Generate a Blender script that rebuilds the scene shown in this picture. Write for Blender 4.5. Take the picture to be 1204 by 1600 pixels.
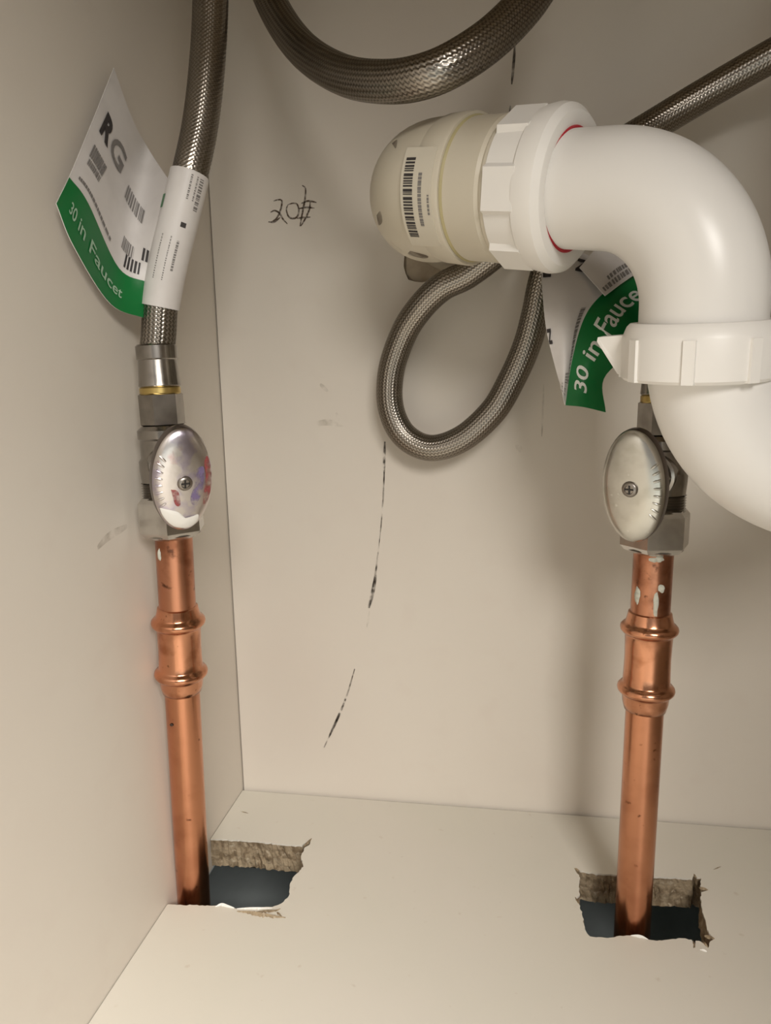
import bpy, math, random
import numpy as np
from mathutils import Vector
from mathutils.geometry import tessellate_polygon

random.seed(7); rng = np.random.default_rng(7)
scene = bpy.context.scene
for o in list(bpy.data.objects): bpy.data.objects.remove(o)

# ------------------------------------------------------------------ camera
W, HH, F = 1204, 1600, 1155.0
CAM = np.array([0.0, 0.0, 0.2463])
pitch, roll, yaw = (math.radians(a) for a in (9.833, -1.203, -9.839))
_cp, _sp, _cy, _sy = math.cos(pitch), math.sin(pitch), math.cos(yaw), math.sin(yaw)
FWD = np.array([_sy*_cp, _cy*_cp, -_sp])
_r = np.array([_cy, -_sy, 0.0]); _u = np.cross(_r, FWD)
RIGHT = math.cos(roll)*_r + math.sin(roll)*_u
UP = -math.sin(roll)*_r + math.cos(roll)*_u
cd = bpy.data.cameras.new('camera'); cam = bpy.data.objects.new('camera', cd)
scene.collection.objects.link(cam)
from mathutils import Matrix
cam.matrix_world = Matrix(((RIGHT[0], UP[0], -FWD[0], CAM[0]), (RIGHT[1], UP[1], -FWD[1], CAM[1]),
                           (RIGHT[2], UP[2], -FWD[2], CAM[2]), (0, 0, 0, 1)))
cd.sensor_fit = 'VERTICAL'; cd.sensor_height = 36.0; cd.lens = 36.0*F/HH; cd.clip_start = 0.01
scene.camera = cam

# ------------------------------------------------------------------ world, lights, exposure
world = bpy.data.worlds.new('world'); scene.world = world; world.use_nodes = True
bg = world.node_tree.nodes['Background']
bg.inputs[0].default_value = (1.0, 0.94, 0.87, 1); bg.inputs[1].default_value = 0.25
def area(name, loc, target, size, power, col):
    l = bpy.data.lights.new(name, 'AREA'); l.shape = 'SQUARE'; l.size = size; l.energy = power; l.color = col
    o = bpy.data.objects.new(name, l); scene.collection.objects.link(o); o.location = loc
    o.rotation_euler = (Vector(target)-Vector(loc)).to_track_quat('-Z', 'Y').to_euler()
    return o
area('kitchen_front_light', (0.50, -0.90, 0.98), (0.0, 0.1, 0.15), 0.75, 34.5, (1.0, 0.96, 0.91))  # unseen room light in front of the cabinet, well below ceiling height
scene.view_settings.view_transform = 'Standard'; scene.view_settings.look = 'None'
scene.view_settings.gamma = 1.0; scene.view_settings.use_curve_mapping = False
scene.view_settings.exposure = 0.26

# ------------------------------------------------------------------ measuring helpers
def ray(px, py): return FWD + (px-602)/F*RIGHT - (py-800)/F*UP
def D(px, py, d): return CAM + d*ray(px, py)               # at a distance along the optical axis
def Y(px, py, y): q = ray(px, py); return CAM + q*((y-CAM[1])/q[1])
def X(px, py, x): q = ray(px, py); return CAM + q*((x-CAM[0])/q[0])
def Z(px, py, z): q = ray(px, py); return CAM + q*((z-CAM[2])/q[2])
def nrm(v): v = np.asarray(v, float); return v/np.linalg.norm(v)
def depth(p): return float((np.asarray(p)-CAM) @ FWD)

BACK, LEFT, RIGHTX, TOP, FRONT = 0.4020, -0.1632, 0.56, 0.535, -0.17
THICK = 0.0165

# ------------------------------------------------------------------ materials
MATS = {}
def mat(name, col, rough=0.5, metal=0.0, noise=None, bump=None, **kw):
    """noise: list of (scale, colour, low, high, detail) stains on top of the base; bump: (scale, strength, distance)"""
    if name in MATS: return MATS[name]
    m = bpy.data.materials.new(name); m.use_nodes = True; nt = m.node_tree; N = nt.nodes; L = nt.links
    b = N['Principled BSDF']; b.inputs['Roughness'].default_value = rough; b.inputs['Metallic'].default_value = metal
    for k, v in kw.items(): b.inputs[k.replace('_', ' ')].default_value = v
    tc = N.new('ShaderNodeTexCoord'); src = None
    rgb = N.new('ShaderNodeRGB'); rgb.outputs[0].default_value = (*col, 1); src = rgb.outputs[0]
    for i, (sc, c2, lo, hi, det) in enumerate(noise or []):
        n = N.new('ShaderNodeTexNoise'); n.inputs['Scale'].default_value = sc; n.inputs['Detail'].default_value = det
        mp = N.new('ShaderNodeMapping'); mp.inputs['Location'].default_value = (i*3.7, i*1.3, i*2.1)
        L.new(tc.outputs['Object'], mp.inputs[0]); L.new(mp.outputs[0], n.inputs['Vector'])
        r = N.new('ShaderNodeMapRange'); r.inputs[1].default_value = lo; r.inputs[2].default_value = hi
        L.new(n.outputs['Fac'], r.inputs[0])
        mx = N.new('ShaderNodeMix'); mx.data_type = 'RGBA'
        L.new(r.outputs[0], mx.inputs[0]); L.new(src, mx.inputs[6]); mx.inputs[7].default_value = (*c2, 1); src = mx.outputs[2]
    L.new(src, b.inputs['Base Color'])
    if bump:
        n = N.new('ShaderNodeTexNoise'); n.inputs['Scale'].default_value = bump[0]; n.inputs['Detail'].default_value = 4
        L.new(tc.outputs['Object'], n.inputs['Vector'])
        bp = N.new('ShaderNodeBump'); bp.inputs['Strength'].default_value = bump[1]; bp.inputs['Distance'].default_value = bump[2]
        L.new(n.outputs['Fac'], bp.inputs['Height']); L.new(bp.outputs[0], b.inputs['Normal'])
    MATS[name] = m; return m

M_WALL = mat('cream_melamine', (0.675, 0.622, 0.545), 0.55, noise=[(7, (0.655, 0.592, 0.515), 0.45, 0.75, 3), (60, (0.66, 0.60, 0.525), 0.55, 0.8, 4)], bump=(900, 0.06, 0.0002))
M_FLOOR = mat('white_melamine_floor', (0.72, 0.68, 0.60), 0.5, noise=[(9, (0.69, 0.665, 0.575), 0.4, 0.7, 3), (150, (0.60, 0.53, 0.44), 0.70, 0.82, 2)], bump=(800, 0.05, 0.0002))
M_CHIP = mat('particle_board', (0.34, 0.265, 0.17), 0.9, noise=[(260, (0.20, 0.145, 0.085), 0.45, 0.6, 5), (420, (0.46, 0.38, 0.27), 0.58, 0.7, 4)], bump=(500, 0.9, 0.001))
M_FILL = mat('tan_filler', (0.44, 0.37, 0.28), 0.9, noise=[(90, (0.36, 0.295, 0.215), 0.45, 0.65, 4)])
M_SLAB = mat('grey_subfloor', (0.52, 0.565, 0.56), 0.8, noise=[(30, (0.45, 0.49, 0.485), 0.45, 0.7, 4)])
M_PVC = mat('white_plastic', (0.80, 0.775, 0.74), 0.32, bump=(700, 0.03, 0.0002), Specular_IOR_Level=0.5)
M_NUT = mat('white_nut_plastic', (0.83, 0.80, 0.755), 0.38, Specular_IOR_Level=0.5)
M_OLD = mat('aged_plastic', (0.60, 0.545, 0.44), 0.42, noise=[(22, (0.52, 0.455, 0.345), 0.45, 0.7, 4), (70, (0.40, 0.33, 0.235), 0.68, 0.8, 4)])
M_YEL = mat('yellowed_cement', (0.42, 0.36, 0.19), 0.5)
M_RED = mat('red_rubber', (0.42, 0.012, 0.025), 0.45)
M_COP = mat('copper', (0.60, 0.275, 0.155), 0.25, 1.0, noise=[(60, (0.47, 0.20, 0.11), 0.45, 0.68, 5), (240, (0.22, 0.085, 0.045), 0.68, 0.76, 3)], bump=(260, 0.10, 0.0004))
M_COP2 = mat('stained_copper', (0.54, 0.25, 0.15), 0.30, 1.0, noise=[(75, (0.33, 0.135, 0.075), 0.45, 0.62, 5), (200, (0.16, 0.07, 0.045), 0.64, 0.74, 3)], bump=(220, 0.18, 0.0005))
M_COP3 = mat('bright_copper', (0.66, 0.315, 0.185), 0.20, 1.0, noise=[(120, (0.45, 0.19, 0.10), 0.48, 0.68, 5), (300, (0.20, 0.08, 0.04), 0.69, 0.76, 3)], bump=(240, 0.16, 0.0005))
M_PLAS = mat('pale_residue', (0.52, 0.51, 0.43), 0.9, noise=[(500, (0.40, 0.40, 0.34), 0.45, 0.65, 3)])
M_CHR = mat('chrome', (0.66, 0.64, 0.61), 0.20, 1.0, noise=[(90, (0.50, 0.48, 0.45), 0.45, 0.7, 4)], bump=(300, 0.08, 0.0003))
M_CHD = mat('dull_chrome', (0.36, 0.335, 0.305), 0.22, 1.0, noise=[(110, (0.25, 0.23, 0.205), 0.45, 0.7, 4)])
M_RIM = mat('shaded_chrome_rim', (0.20, 0.17, 0.16), 0.3, 1.0)  # rim's shadow and dark reflections put into its chrome colour
M_BRASS = mat('brass', (0.62, 0.46, 0.17), 0.3, 1.0)
M_BLK = mat('black_rubber', (0.02, 0.018, 0.016), 0.6)
M_SCR = mat('screw_steel', (0.32, 0.29, 0.26), 0.35, 1.0)
M_PAPER = mat('white_label', (0.66, 0.625, 0.60), 0.45, noise=[(60, (0.60, 0.565, 0.54), 0.45, 0.7, 3)])
M_GREEN = mat('green_print', (0.000, 0.150, 0.030), 0.4)
M_INK = mat('black_ink', (0.035, 0.03, 0.03), 0.6)
M_GINK = mat('grey_ink', (0.20, 0.185, 0.175), 0.6)
M_WTXT = mat('white_ink', (0.72, 0.74, 0.68), 0.5)
M_WTXT2 = mat('smeared_white_ink', (0.34, 0.50, 0.36), 0.5)
M_PAINT = mat('white_paint_splash', (0.80, 0.78, 0.73), 0.5)

def scuff_mat(name, col, lo, hi, scale, amax=1.0):
    m = bpy.data.materials.new(name); m.use_nodes = True; nt = m.node_tree; N = nt.nodes; L = nt.links
    b = N['Principled BSDF']; b.inputs['Base Color'].default_value = (*col, 1); b.inputs['Roughness'].default_value = 0.9
    tc = N.new('ShaderNodeTexCoord'); n = N.new('ShaderNodeTexNoise'); n.inputs['Scale'].default_value = scale; n.inputs['Detail'].default_value = 4
    L.new(tc.outputs['Object'], n.inputs['Vector'])
    r = N.new('ShaderNodeMapRange'); r.inputs[1].default_value = lo; r.inputs[2].default_value = hi
    r.inputs[4].default_value = amax
    L.new(n.outputs['Fac'], r.inputs[0]); L.new(r.outputs[0], b.inputs['Alpha'])
    return m
M_SCUFF = scuff_mat('black_scuff', (0.05, 0.035, 0.025), 0.33, 0.66, 260, 0.75)
M_PENCIL = scuff_mat('brown_pencil', (0.10, 0.065, 0.045), 0.2, 0.55, 500, 0.8)
M_SMEAR = scuff_mat('faint_smear', (0.33, 0.27, 0.20), 0.38, 0.75, 160, 0.36)

def braid_mat(name, hi, lo):
    """woven steel; the pattern follows the mesh UVs (u round the hose, v along it, in strand pitches)"""
    m = bpy.data.materials.new(name); m.use_nodes = True; nt = m.node_tree; N = nt.nodes; L = nt.links
    b = N['Principled BSDF']; b.inputs['Metallic'].default_value = 1.0; b.inputs['Roughness'].default_value = 0.28
    at = N.new('ShaderNodeAttribute'); at.attribute_name = 'relief'
    mx = N.new('ShaderNodeMix'); mx.data_type = 'RGBA'; mx.inputs[6].default_value = (*lo, 1); mx.inputs[7].default_value = (*hi, 1)
    L.new(at.outputs['Fac'], mx.inputs[0]); L.new(mx.outputs[2], b.inputs['Base Color'])
    return m
M_BRAID = braid_mat('braided_steel', (0.40, 0.36, 0.31), (0.035, 0.03, 0.025))

# ------------------------------------------------------------------ object helpers
col = scene.collection
def thing(name, label, cat, loc, group=None):
    o = bpy.data.objects.new(name, None); col.objects.link(o); o.location = loc; o.empty_display_size = 0.01
    o['label'] = label; o['category'] = cat
    if group: o['group'] = group
    return o
def root_loc(p):
    while p.parent is not None: p = p.parent
    return np.array(p.location)
def build(name, geo, m, parent=None, smooth=35, label=None, kind=None, attr=None, mats=None, midx=None):
    V, Fc = geo
    V = np.asarray(V, float)
    if parent is not None: V = V - root_loc(parent)
    me = bpy.data.meshes.new(name); me.from_pydata([tuple(v) for v in V], [], Fc); me.update()
    for mm in (mats or [m]): me.materials.append(mm)
    if midx is not None: me.polygons.foreach_set('material_index', midx)
    if smooth:
        me.polygons.foreach_set('use_smooth', [True]*len(me.polygons)); me.set_sharp_from_angle(angle=math.radians(smooth))
    if attr is not None:
        a = me.attributes.new('relief', 'FLOAT', 'POINT'); a.data.foreach_set('value', np.asarray(attr, np.float32))
    o = bpy.data.objects.new(name, me); col.objects.link(o)
    if parent is not None: o.parent = parent
    if label: o['label'] = label
    if kind: o['kind'] = kind
    return o
def merge(*gs):
    V = []; Fc = []
    for v, f in gs:
        k = len(V); V += [tuple(p) for p in v]; Fc += [tuple(i+k for i in q) for q in f]
    return V, Fc
def frame(d, ref=(0, 0, 1)):
    d = nrm(d); ref = np.asarray(ref, float)
    if abs(d @ nrm(ref)) > 0.99: ref = np.array([0, 1.0, 0])
    u = nrm(np.cross(ref, d)); return d, u, np.cross(d, u)
def lathe(p0, d, prof, n=48, phase=0.0, ref=(0, 0, 1), cap=True):
    """profile of (distance along d, radius) turned about the axis p0 + t d"""
    d, u, v = frame(d, ref); V = []; Fc = []
    for t, r in prof:
        for k in range(n):
            a = 2*math.pi*k/n + phase; V.append(p0 + d*t + (u*math.cos(a)+v*math.sin(a))*r)
    for i in range(len(prof)-1):
        for k in range(n):
            k2 = (k+1) % n; Fc.append((i*n+k, i*n+k2, (i+1)*n+k2, (i+1)*n+k))
    if cap:
        Fc.append(tuple(range(n-1, -1, -1))); Fc.append(tuple(range((len(prof)-1)*n, len(prof)*n)))
    return V, Fc
def spline(P, step):
    """evenly resampled centripetal-like Catmull-Rom through P"""
    P = np.array(P, float); Q = np.vstack([2*P[0]-P[1], P, 2*P[-1]-P[-2]]); out = []
    for i in range(1, len(Q)-2):
        a, b, c, e = Q[i-1:i+3]
        for t in np.linspace(0, 1, 60, endpoint=False):
            out.append(0.5*((2*b)+(-a+c)*t+(2*a-5*b+4*c-e)*t*t+(-a+3*b-3*c+e)*t**3))
    out.append(Q[-2]); out = np.array(out)
    for _ in range(12):                                   # take out small kinks
        out[1:-1] = 0.25*out[:-2]+0.5*out[1:-1]+0.25*out[2:]
    s = np.concatenate([[0], np.cumsum(np.linalg.norm(np.diff(out, axis=0), axis=1))])
    n = max(2, int(s[-1]/step)); ss = np.linspace(0, s[-1], n+1)
    return np.stack([np.interp(ss, s, out[:, k]) for k in range(3)], 1), ss
def transport(C):
    T = np.gradient(C, axis=0); T /= np.linalg.norm(T, axis=1)[:, None]
    _, u, _ = frame(T[0], (0.3, 1, 0.2)); U = [u]
    for i in range(1, len(C)):
        u = U[-1]-T[i]*(U[-1] @ T[i]); U.append(u/np.linalg.norm(u))
    U = np.array(U); return T, U, np.cross(T, U)
def tube(C, R, n=48, cap=True):
    C = np.asarray(C); T, U, Vv = transport(C); R = np.broadcast_to(R, (len(C),)); a = 2*np.pi*np.arange(n)/n
    V = (C[:, None]+R[:, None, None]*(np.cos(a)[None, :, None]*U[:, None]+np.sin(a)[None, :, None]*Vv[:, None])).reshape(-1, 3)
    return V, tube_faces(len(C), n, cap)
def tube_faces(m, n, cap):
    Fc = [(i*n+k, i*n+(k+1) % n, (i+1)*n+(k+1) % n, (i+1)*n+k) for i in range(m-1) for k in range(n)]
    if cap: Fc += [tuple(range(n-1, -1, -1)), tuple(range((m-1)*n, m*n))]
    return Fc
def braid(P, r, name, parent, label=None, pitch=0.0017, N=24):
    """a hose whose woven strands are displaced in the mesh itself"""
    C, s = spline(P, pitch/4.0); n = N*4
    T, U, Vv = transport(C); a = 2*np.pi*np.arange(n)/n
    uu = (np.arange(n)*N/n)[None, :]*1.0; vv = (s/pitch)[:, None]
    A, B = uu+vv, uu-vv
    fa, fb = A % 1.0, B % 1.0
    ha = 1-(2*fa-1)**2; hb = 1-(2*fb-1)**2
    over = np.where((np.floor(A)+np.floor(B)) % 2 == 0, 1.0, -1.0)
    h = np.where(over > 0, ha, hb)
    h = np.clip(h, 0, 1)
    rr = r-0.00035+0.0005*h
    V = (C[:, None]+rr[..., None]*(np.cos(a)[None, :, None]*U[:, None]+np.sin(a)[None, :, None]*Vv[:, None])).reshape(-1, 3)
    return build(name, (V, tube_faces(len(C), n, True)), M_BRAID, parent, smooth=80, attr=h.reshape(-1)**0.8, label=label), C, T
def box(lo, hi):
    x0, y0, z0 = lo; x1, y1, z1 = hi
    V = [(x0, y0, z0), (x1, y0, z0), (x1, y1, z0), (x0, y1, z0), (x0, y0, z1), (x1, y0, z1), (x1, y1, z1), (x0, y1, z1)]
    return V, [(0, 3, 2, 1), (4, 5, 6, 7), (0, 1, 5, 4), (1, 2, 6, 5), (2, 3, 7, 6), (3, 0, 4, 7)]
def struct(o): o['kind'] = 'structure'; return o
def ribbon(pts, w, off):
    """flat stroke through 3D points lying on a surface with normal off"""
    P = np.array(pts, float); T = np.gradient(P, axis=0); V = []; n = nrm(off)
    w = np.broadcast_to(w, (len(P),))*(0.3+0.7*np.sin(np.pi*np.linspace(0.03, 0.97, len(P)))**0.6)
    for p, t, ww in zip(P, T, w):
        s = nrm(np.cross(n, t))*ww/2; V += [p+np.asarray(off)-s, p+np.asarray(off)+s]
    return V, [(2*i, 2*i+1, 2*i+3, 2*i+2) for i in range(len(P)-1)]
def dense(pts, k=8):
    P = np.array(pts, float)
    if len(P) < 3: return np.array([P[0]+(P[-1]-P[0])*t for t in np.linspace(0, 1, k)])
    C, _ = spline(P, 0.0008); return C
def text2d(s, size=1.0, bold=0.0):
    c = bpy.data.curves.new('lettering', 'FONT'); c.body = s; c.size = size; c.resolution_u = 4; c.offset = bold
    o = bpy.data.objects.new('lettering', c); col.objects.link(o)
    me = bpy.data.meshes.new_from_object(o.evaluated_get(bpy.context.evaluated_depsgraph_get()))
    V = np.array([v.co[:2] for v in me.vertices]); Fc = [tuple(p.vertices) for p in me.polygons]
    bpy.data.objects.remove(o); bpy.data.curves.remove(c); bpy.data.meshes.remove(me)
    lo, hi = V.min(0), V.max(0); return (V-lo)/(hi-lo), Fc, (hi-lo)

# ------------------------------------------------------------------ cabinet shell
GAP = 0.0018
def panel(name, lo, hi, m=M_WALL):
    return struct(build(name, box(lo, hi), m, smooth=0))
wall_left = panel('wall_left', (LEFT-0.016, FRONT, -0.018), (LEFT, BACK+0.016, TOP))
wall_right = panel('wall_right', (RIGHTX, FRONT, -0.018), (RIGHTX+0.016, BACK+0.016, TOP))
ceiling = panel('ceiling', (LEFT-0.016, FRONT-0.03, TOP), (RIGHTX+0.016, BACK+0.016, TOP+0.03), M_CHIP)

# back panel with the cut-out round the waste pipe
AX = nrm(0.809*RIGHT-0.588*FWD-0.256*UP)
J = D(890, 298, 0.262)                                   # centre of the first slip joint
ELB = J-AX*0.0600                                        # corner of the elbow
stub_xy = np.array([ELB[0], BACK, ELB[2]])
def back_panel():
    x0, x1, z0, z1 = LEFT+0.0007, RIGHTX, -0.018, TOP
    outer = [(x0, z0), (x1, z0), (x1, z1), (x0, z1)]
    cx, cz = stub_xy[0], stub_xy[2]; hole = []
    K = 56
    for k in range(K):
        a = -2*math.pi*k/K; c, s = math.cos(a), math.sin(a)
        R = 0.0240/max(abs(c)**6+abs(s)**6, 1e-9)**(1/6.0)*(1+0.03*math.sin(5*a+1)+0.012*rng.normal())
        hole.append((cx+R*c, cz+R*s))
    FILL.extend(reversed(hole))
    tri = tessellate_polygon([[Vector((a, b, 0)) for a, b in outer], [Vector((a, b, 0)) for a, b in hole]])
    pts = outer+hole; n = len(pts)
    V = [(a, BACK, b) for a, b in pts]+[(a, BACK+0.016, b) for a, b in pts]
    Fc = []; mi = []
    for t in tri:
        a, b, c = (pts[i] for i in t); area2 = (b[0]-a[0])*(c[1]-a[1])-(b[1]-a[1])*(c[0]-a[0])
        t = tuple(t) if area2 > 0 else tuple(reversed(t))
        Fc += [t, tuple(i+n for i in reversed(t))]; mi += [0, 0]
    for k in range(4): Fc.append((k, k+n, (k+1) % 4+n, (k+1) % 4)); mi.append(0)
    for k in range(K):
        a, b = 4+k, 4+(k+1) % K; Fc.append((a, a+n, b+n, b)); mi.append(1)
    return (V, Fc), mi
FILL = []
g, mi = back_panel()
wall_back = struct(build('wall_back', g, None, smooth=0, mats=[M_WALL, M_CHIP], midx=mi))
panel('wall_house', (LEFT-0.10, BACK+0.0165, -0.018), (RIGHTX+0.10, BACK+0.03, TOP+0.03), M_CHIP)
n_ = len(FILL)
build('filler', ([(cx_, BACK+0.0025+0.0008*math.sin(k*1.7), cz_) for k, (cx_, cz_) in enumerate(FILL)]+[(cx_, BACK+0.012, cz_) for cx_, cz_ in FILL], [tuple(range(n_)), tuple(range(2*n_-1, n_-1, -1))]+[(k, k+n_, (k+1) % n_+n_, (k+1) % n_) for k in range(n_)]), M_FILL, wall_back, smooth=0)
# the void under the cabinet: grey floor and its sides
panel('floor_below', (LEFT-1.2, FRONT-1.8, -0.13), (RIGHTX+1.2, BACK+0.20, -0.105), M_SLAB)
struct(build('unseen_door', merge(box((0.235, FRONT-0.018, 0.004), (RIGHTX+0.014, FRONT-0.0005, TOP-0.004)), box((0.30, FRONT-0.021, 0.06), (RIGHTX-0.04, FRONT-0.018, TOP-0.06))), M_WALL, smooth=0))  # unseen closed right door, its edge set to darken the right side
panel('wall_void_back', (LEFT-0.30, BACK+0.185, -0.105), (RIGHTX+0.30, BACK+0.20, 0.0), M_SLAB)
panel('wall_void_left', (LEFT-0.30, FRONT, -0.105), (LEFT-0.285, BACK+0.185, 0.0), M_SLAB)
panel('wall_void_right', (RIGHTX+0.285, FRONT, -0.105), (RIGHTX+0.30, BACK+0.185, 0.0), M_SLAB)
panel('ceiling_void_back', (LEFT-0.30, BACK+0.0165, -0.020), (RIGHTX+0.30, BACK+0.20, -0.0182), M_SLAB)
panel('ceiling_void_left', (LEFT-0.30, FRONT, -0.020), (LEFT-0.0005, BACK+0.0160, -0.0185), M_SLAB)
panel('ceiling_void_right', (RIGHTX+0.0005, FRONT, -0.020), (RIGHTX+0.30, BACK+0.0160, -0.0185), M_SLAB)

# cabinet floor: one slab, the left cut-out open to the side panel, the right one closed
HL = [(328, 1311), (345, 1311), (378, 1313), (405, 1315), (440, 1319), (472, 1321), (486, 1311), (484, 1319), (476, 1324), (470, 1338), (474, 1354),
      (466, 1363), (459, 1369), (453, 1380), (452, 1390), (451, 1400), (443, 1409), (434, 1414), (425, 1417), (395, 1419), (366, 1419), (352, 1416), (346, 1414), (335, 1415), (300, 1414), (261, 1413)]
HR = [(897, 1357), (908, 1361), (935, 1365), (962, 1367), (990, 1369), (1018, 1370), (1050, 1371), (1081, 1373), (1083, 1367), (1088, 1371), (1094, 1371), (1094, 1386), (1106, 1391),
      (1095, 1394), (1095, 1415), (1099, 1430), (1103, 1445), (1107, 1458), (1116, 1467), (1109, 1471), (1106, 1481), (1099, 1474), (1092, 1470), (1086, 1470), (1083, 1482), (1080, 1468), (1066, 1466), (1050, 1467), (1026, 1470), (1010, 1467),
      (988, 1462), (968, 1462), (953, 1465), (935, 1464), (921, 1463), (915, 1455), (912, 1445), (909, 1430), (906, 1415), (898, 1403), (905, 1399), (904, 1386), (906, 1372)]
def rough(poly, step=0.0012, amp=0.00022):
    out = []
    for i in range(len(poly)-1):
        a, b = np.array(poly[i]), np.array(poly[i+1]); k = max(1, int(np.linalg.norm(b-a)/step))
        for t in range(k): out.append(tuple(a+(b-a)*t/k+(rng.normal(size=2)*amp if t else 0)))
    out.append(tuple(poly[-1])); return out
def floor_panel():
    fx0, fx1, fy0, fy1 = LEFT+0.0004, RIGHTX, FRONT, BACK-GAP
    L = [tuple(Z(*p, 0)[:2]) for p in HL]; L[0] = (fx0, L[0][1]); L[-1] = (fx0, L[-1][1])
    R = [tuple(Z(*p, 0)[:2]) for p in HR]; R.append(R[0])
    L = rough(L); R = rough(R)[:-1]
    outer = [(fx0, fy0), (fx1, fy0), (fx1, fy1), (fx0, fy1)]+L
    loops = [outer, R]; pts = outer+R
    tri = tessellate_polygon([[Vector((a, b, 0)) for a, b in lp] for lp in loops])
    n = len(pts); V = [(a, b, 0.0) for a, b in pts]; Fc = []; mi = []
    for t in tri:
        a, b, c = (pts[i] for i in t); ar = (b[0]-a[0])*(c[1]-a[1])-(b[1]-a[1])*(c[0]-a[0])
        Fc.append(tuple(t) if ar > 0 else tuple(reversed(t))); mi.append(0)
    # cut faces: rows going down, uneven like torn chipboard
    rows = [-0.0008, -0.005, -0.009, -0.013, -THICK]
    cL = np.mean(L, 0); cR = np.mean(R, 0)
    def centre(i): return cL if i < 4+len(L) else cR
    prev = list(range(n))
    for ri, z in enumerate(rows):
        k0 = len(V)
        for i, (a, b) in enumerate(pts):
            if i < 4: V.append((a, b, z)); continue
            p = np.array((a, b)); d = nrm(p-centre(i)); amp = 0.0006 if ri else 0.0
            q = p-d*(rng.normal()*amp*0.7+(0.0 if ri == 0 else -0.0004)); V.append((q[0], q[1], z))
        cur = list(range(k0, k0+n)); start = 0
        for lp in loops:
            m = len(lp)
            for j in range(m):
                i, i2 = start+j, start+(j+1) % m
                Fc.append((prev[i], cur[i], cur[i2], prev[i2])); mi.append(0 if ri == 0 or i < 3 else 1)
            start += m
        prev = cur
    for t in tri: 
        a, b, c = (pts[i] for i in t); ar = (b[0]-a[0])*(c[1]-a[1])-(b[1]-a[1])*(c[0]-a[0])
        t = tuple(reversed(t)) if ar > 0 else tuple(t)
        Fc.append(tuple(prev[i] for i in t)); mi.append(0)
    return (V, Fc), mi
g, mi = floor_panel()
floor = struct(build('floor', g, None, smooth=0, mats=[M_FLOOR, M_CHIP], midx=mi))

# torn flakes and splinters at the cut-outs
def splinter(px, w, h, m=M_CHIP, name='splinter'):
    P = np.array([Z(x, y, 0.0) for x, y in px]); P = dense(P, 7); n = len(P); V = []; Fc = []
    for i, p in enumerate(P):
        t = nrm(np.gradient(P, axis=0)[i]); s = nrm(np.cross((0, 0, 1), t)); k = math.sin(math.pi*(0.08+0.84*i/(n-1)))
        j = 1+0.35*rng.normal()
        V += [p-s*w*k*j/2+(0, 0, -0.0003), p+s*w*k*j/2+(0, 0, -0.0003), p+(0, 0, h*k)]
    for i in range(n-1):
        a, b = 3*i, 3*i+3; Fc += [(a, b, b+2, a+2), (a+1, a+2, b+2, b+1), (a, a+1, b+1, b)]
    return build(name, (V, Fc), m, floor, smooth=0)
for px, w, h in [([(370, 1424), (395, 1427), (425, 1432), (446, 1434)], 0.0028, 0.0012), ([(400, 1425), (428, 1424), (438, 1420)], 0.0012, 0.0010),
                 ([(432, 1426), (440, 1432)], 0.001, 0.001), ([(474, 1322), (481, 1316), (487, 1310)], 0.0012, 0.0008),
                 ([(897, 1357), (905, 1361)], 0.0012, 0.0008), ([(1092, 1387), (1106, 1391)], 0.0014, 0.0009), ([(898, 1402), (905, 1414)], 0.001, 0.0008),
                 ([(1100, 1462), (1116, 1467)], 0.0016, 0.001), ([(1098, 1472), (1106, 1481)], 0.0014, 0.001), ([(1083, 1470), (1085, 1481)], 0.001, 0.0008),
                 ([(1083, 1366), (1088, 1372)], 0.001, 0.0008), ([(1114, 1359), (1126, 1354)], 0.0006, 0.0004), ([(376, 1268), (388, 1271)], 0.0008, 0.0004)]:
    splinter(px, w, h)
for px, w, h in [([(336, 1417), (346, 1414), (356, 1417), (366, 1419)], 0.0016, 0.0012), ([(985, 1462), (1000, 1464), (1012, 1468)], 0.0012, 0.0010), ([(1093, 1484), (1104, 1487)], 0.0010, 0.0008), ([(425, 1419), (400, 1420), (370, 1420)], 0.0010, 0.0009)]:
    splinter(px, w, h, M_PAINT, 'laminate_flake')

# marks on the walls
def wall_mark(name, px, w, m, label=None):
    return build(name, ribbon(dense([Y(x, y, BACK) for x, y in px]), w, (0, -0.00012, 0)), m, wall_back, smooth=0, label=label)
wall_mark('scuff_line', [(601, 690), (600, 740), (597, 800), (592, 850)], 0.0009, M_SCUFF)
wall_mark('scuff_line', [(601, 690), (600, 720), (600, 740)], 0.0016, M_SCUFF)
wall_mark('scuff_line', [(592, 850), (588, 885), (583, 915), (577, 950)], 0.0011, M_SCUFF)
wall_mark('scuff_line', [(587, 898), (582, 925), (576, 950)], 0.0022, M_SCUFF)
wall_mark('scuff_line', [(577, 955), (573, 980)], 0.0012, M_SMEAR)
wall_mark('scuff_line', [(554, 1045), (542, 1085), (526, 1125), (506, 1168)], 0.0011, M_SCUFF)
wall_mark('scuff_line', [(540, 1092), (526, 1125), (512, 1155)], 0.0016, M_SCUFF)
wall_mark('scuff_line', [(804, 70), (802, 100), (799, 132)], 0.0014, M_SCUFF)
wall_mark('scuff_line', [(797, 165), (796, 182)], 0.0010, M_SCUFF)
wall_mark('scuff_line', [(849, 600), (848, 640), (846, 682)], 0.0010, M_SMEAR)
wall_mark('smear', [(488, 664), (510, 660), (536, 664)], 0.0035, M_SMEAR)
wall_mark('smear', [(500, 600), (512, 612)], 0.0022, M_SMEAR)
wall_mark('smear', [(525, 645), (529, 658)], 0.0022, M_SMEAR)
wall_mark('smear', [(806, 692), (814, 706)], 0.003, M_SMEAR)
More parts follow.
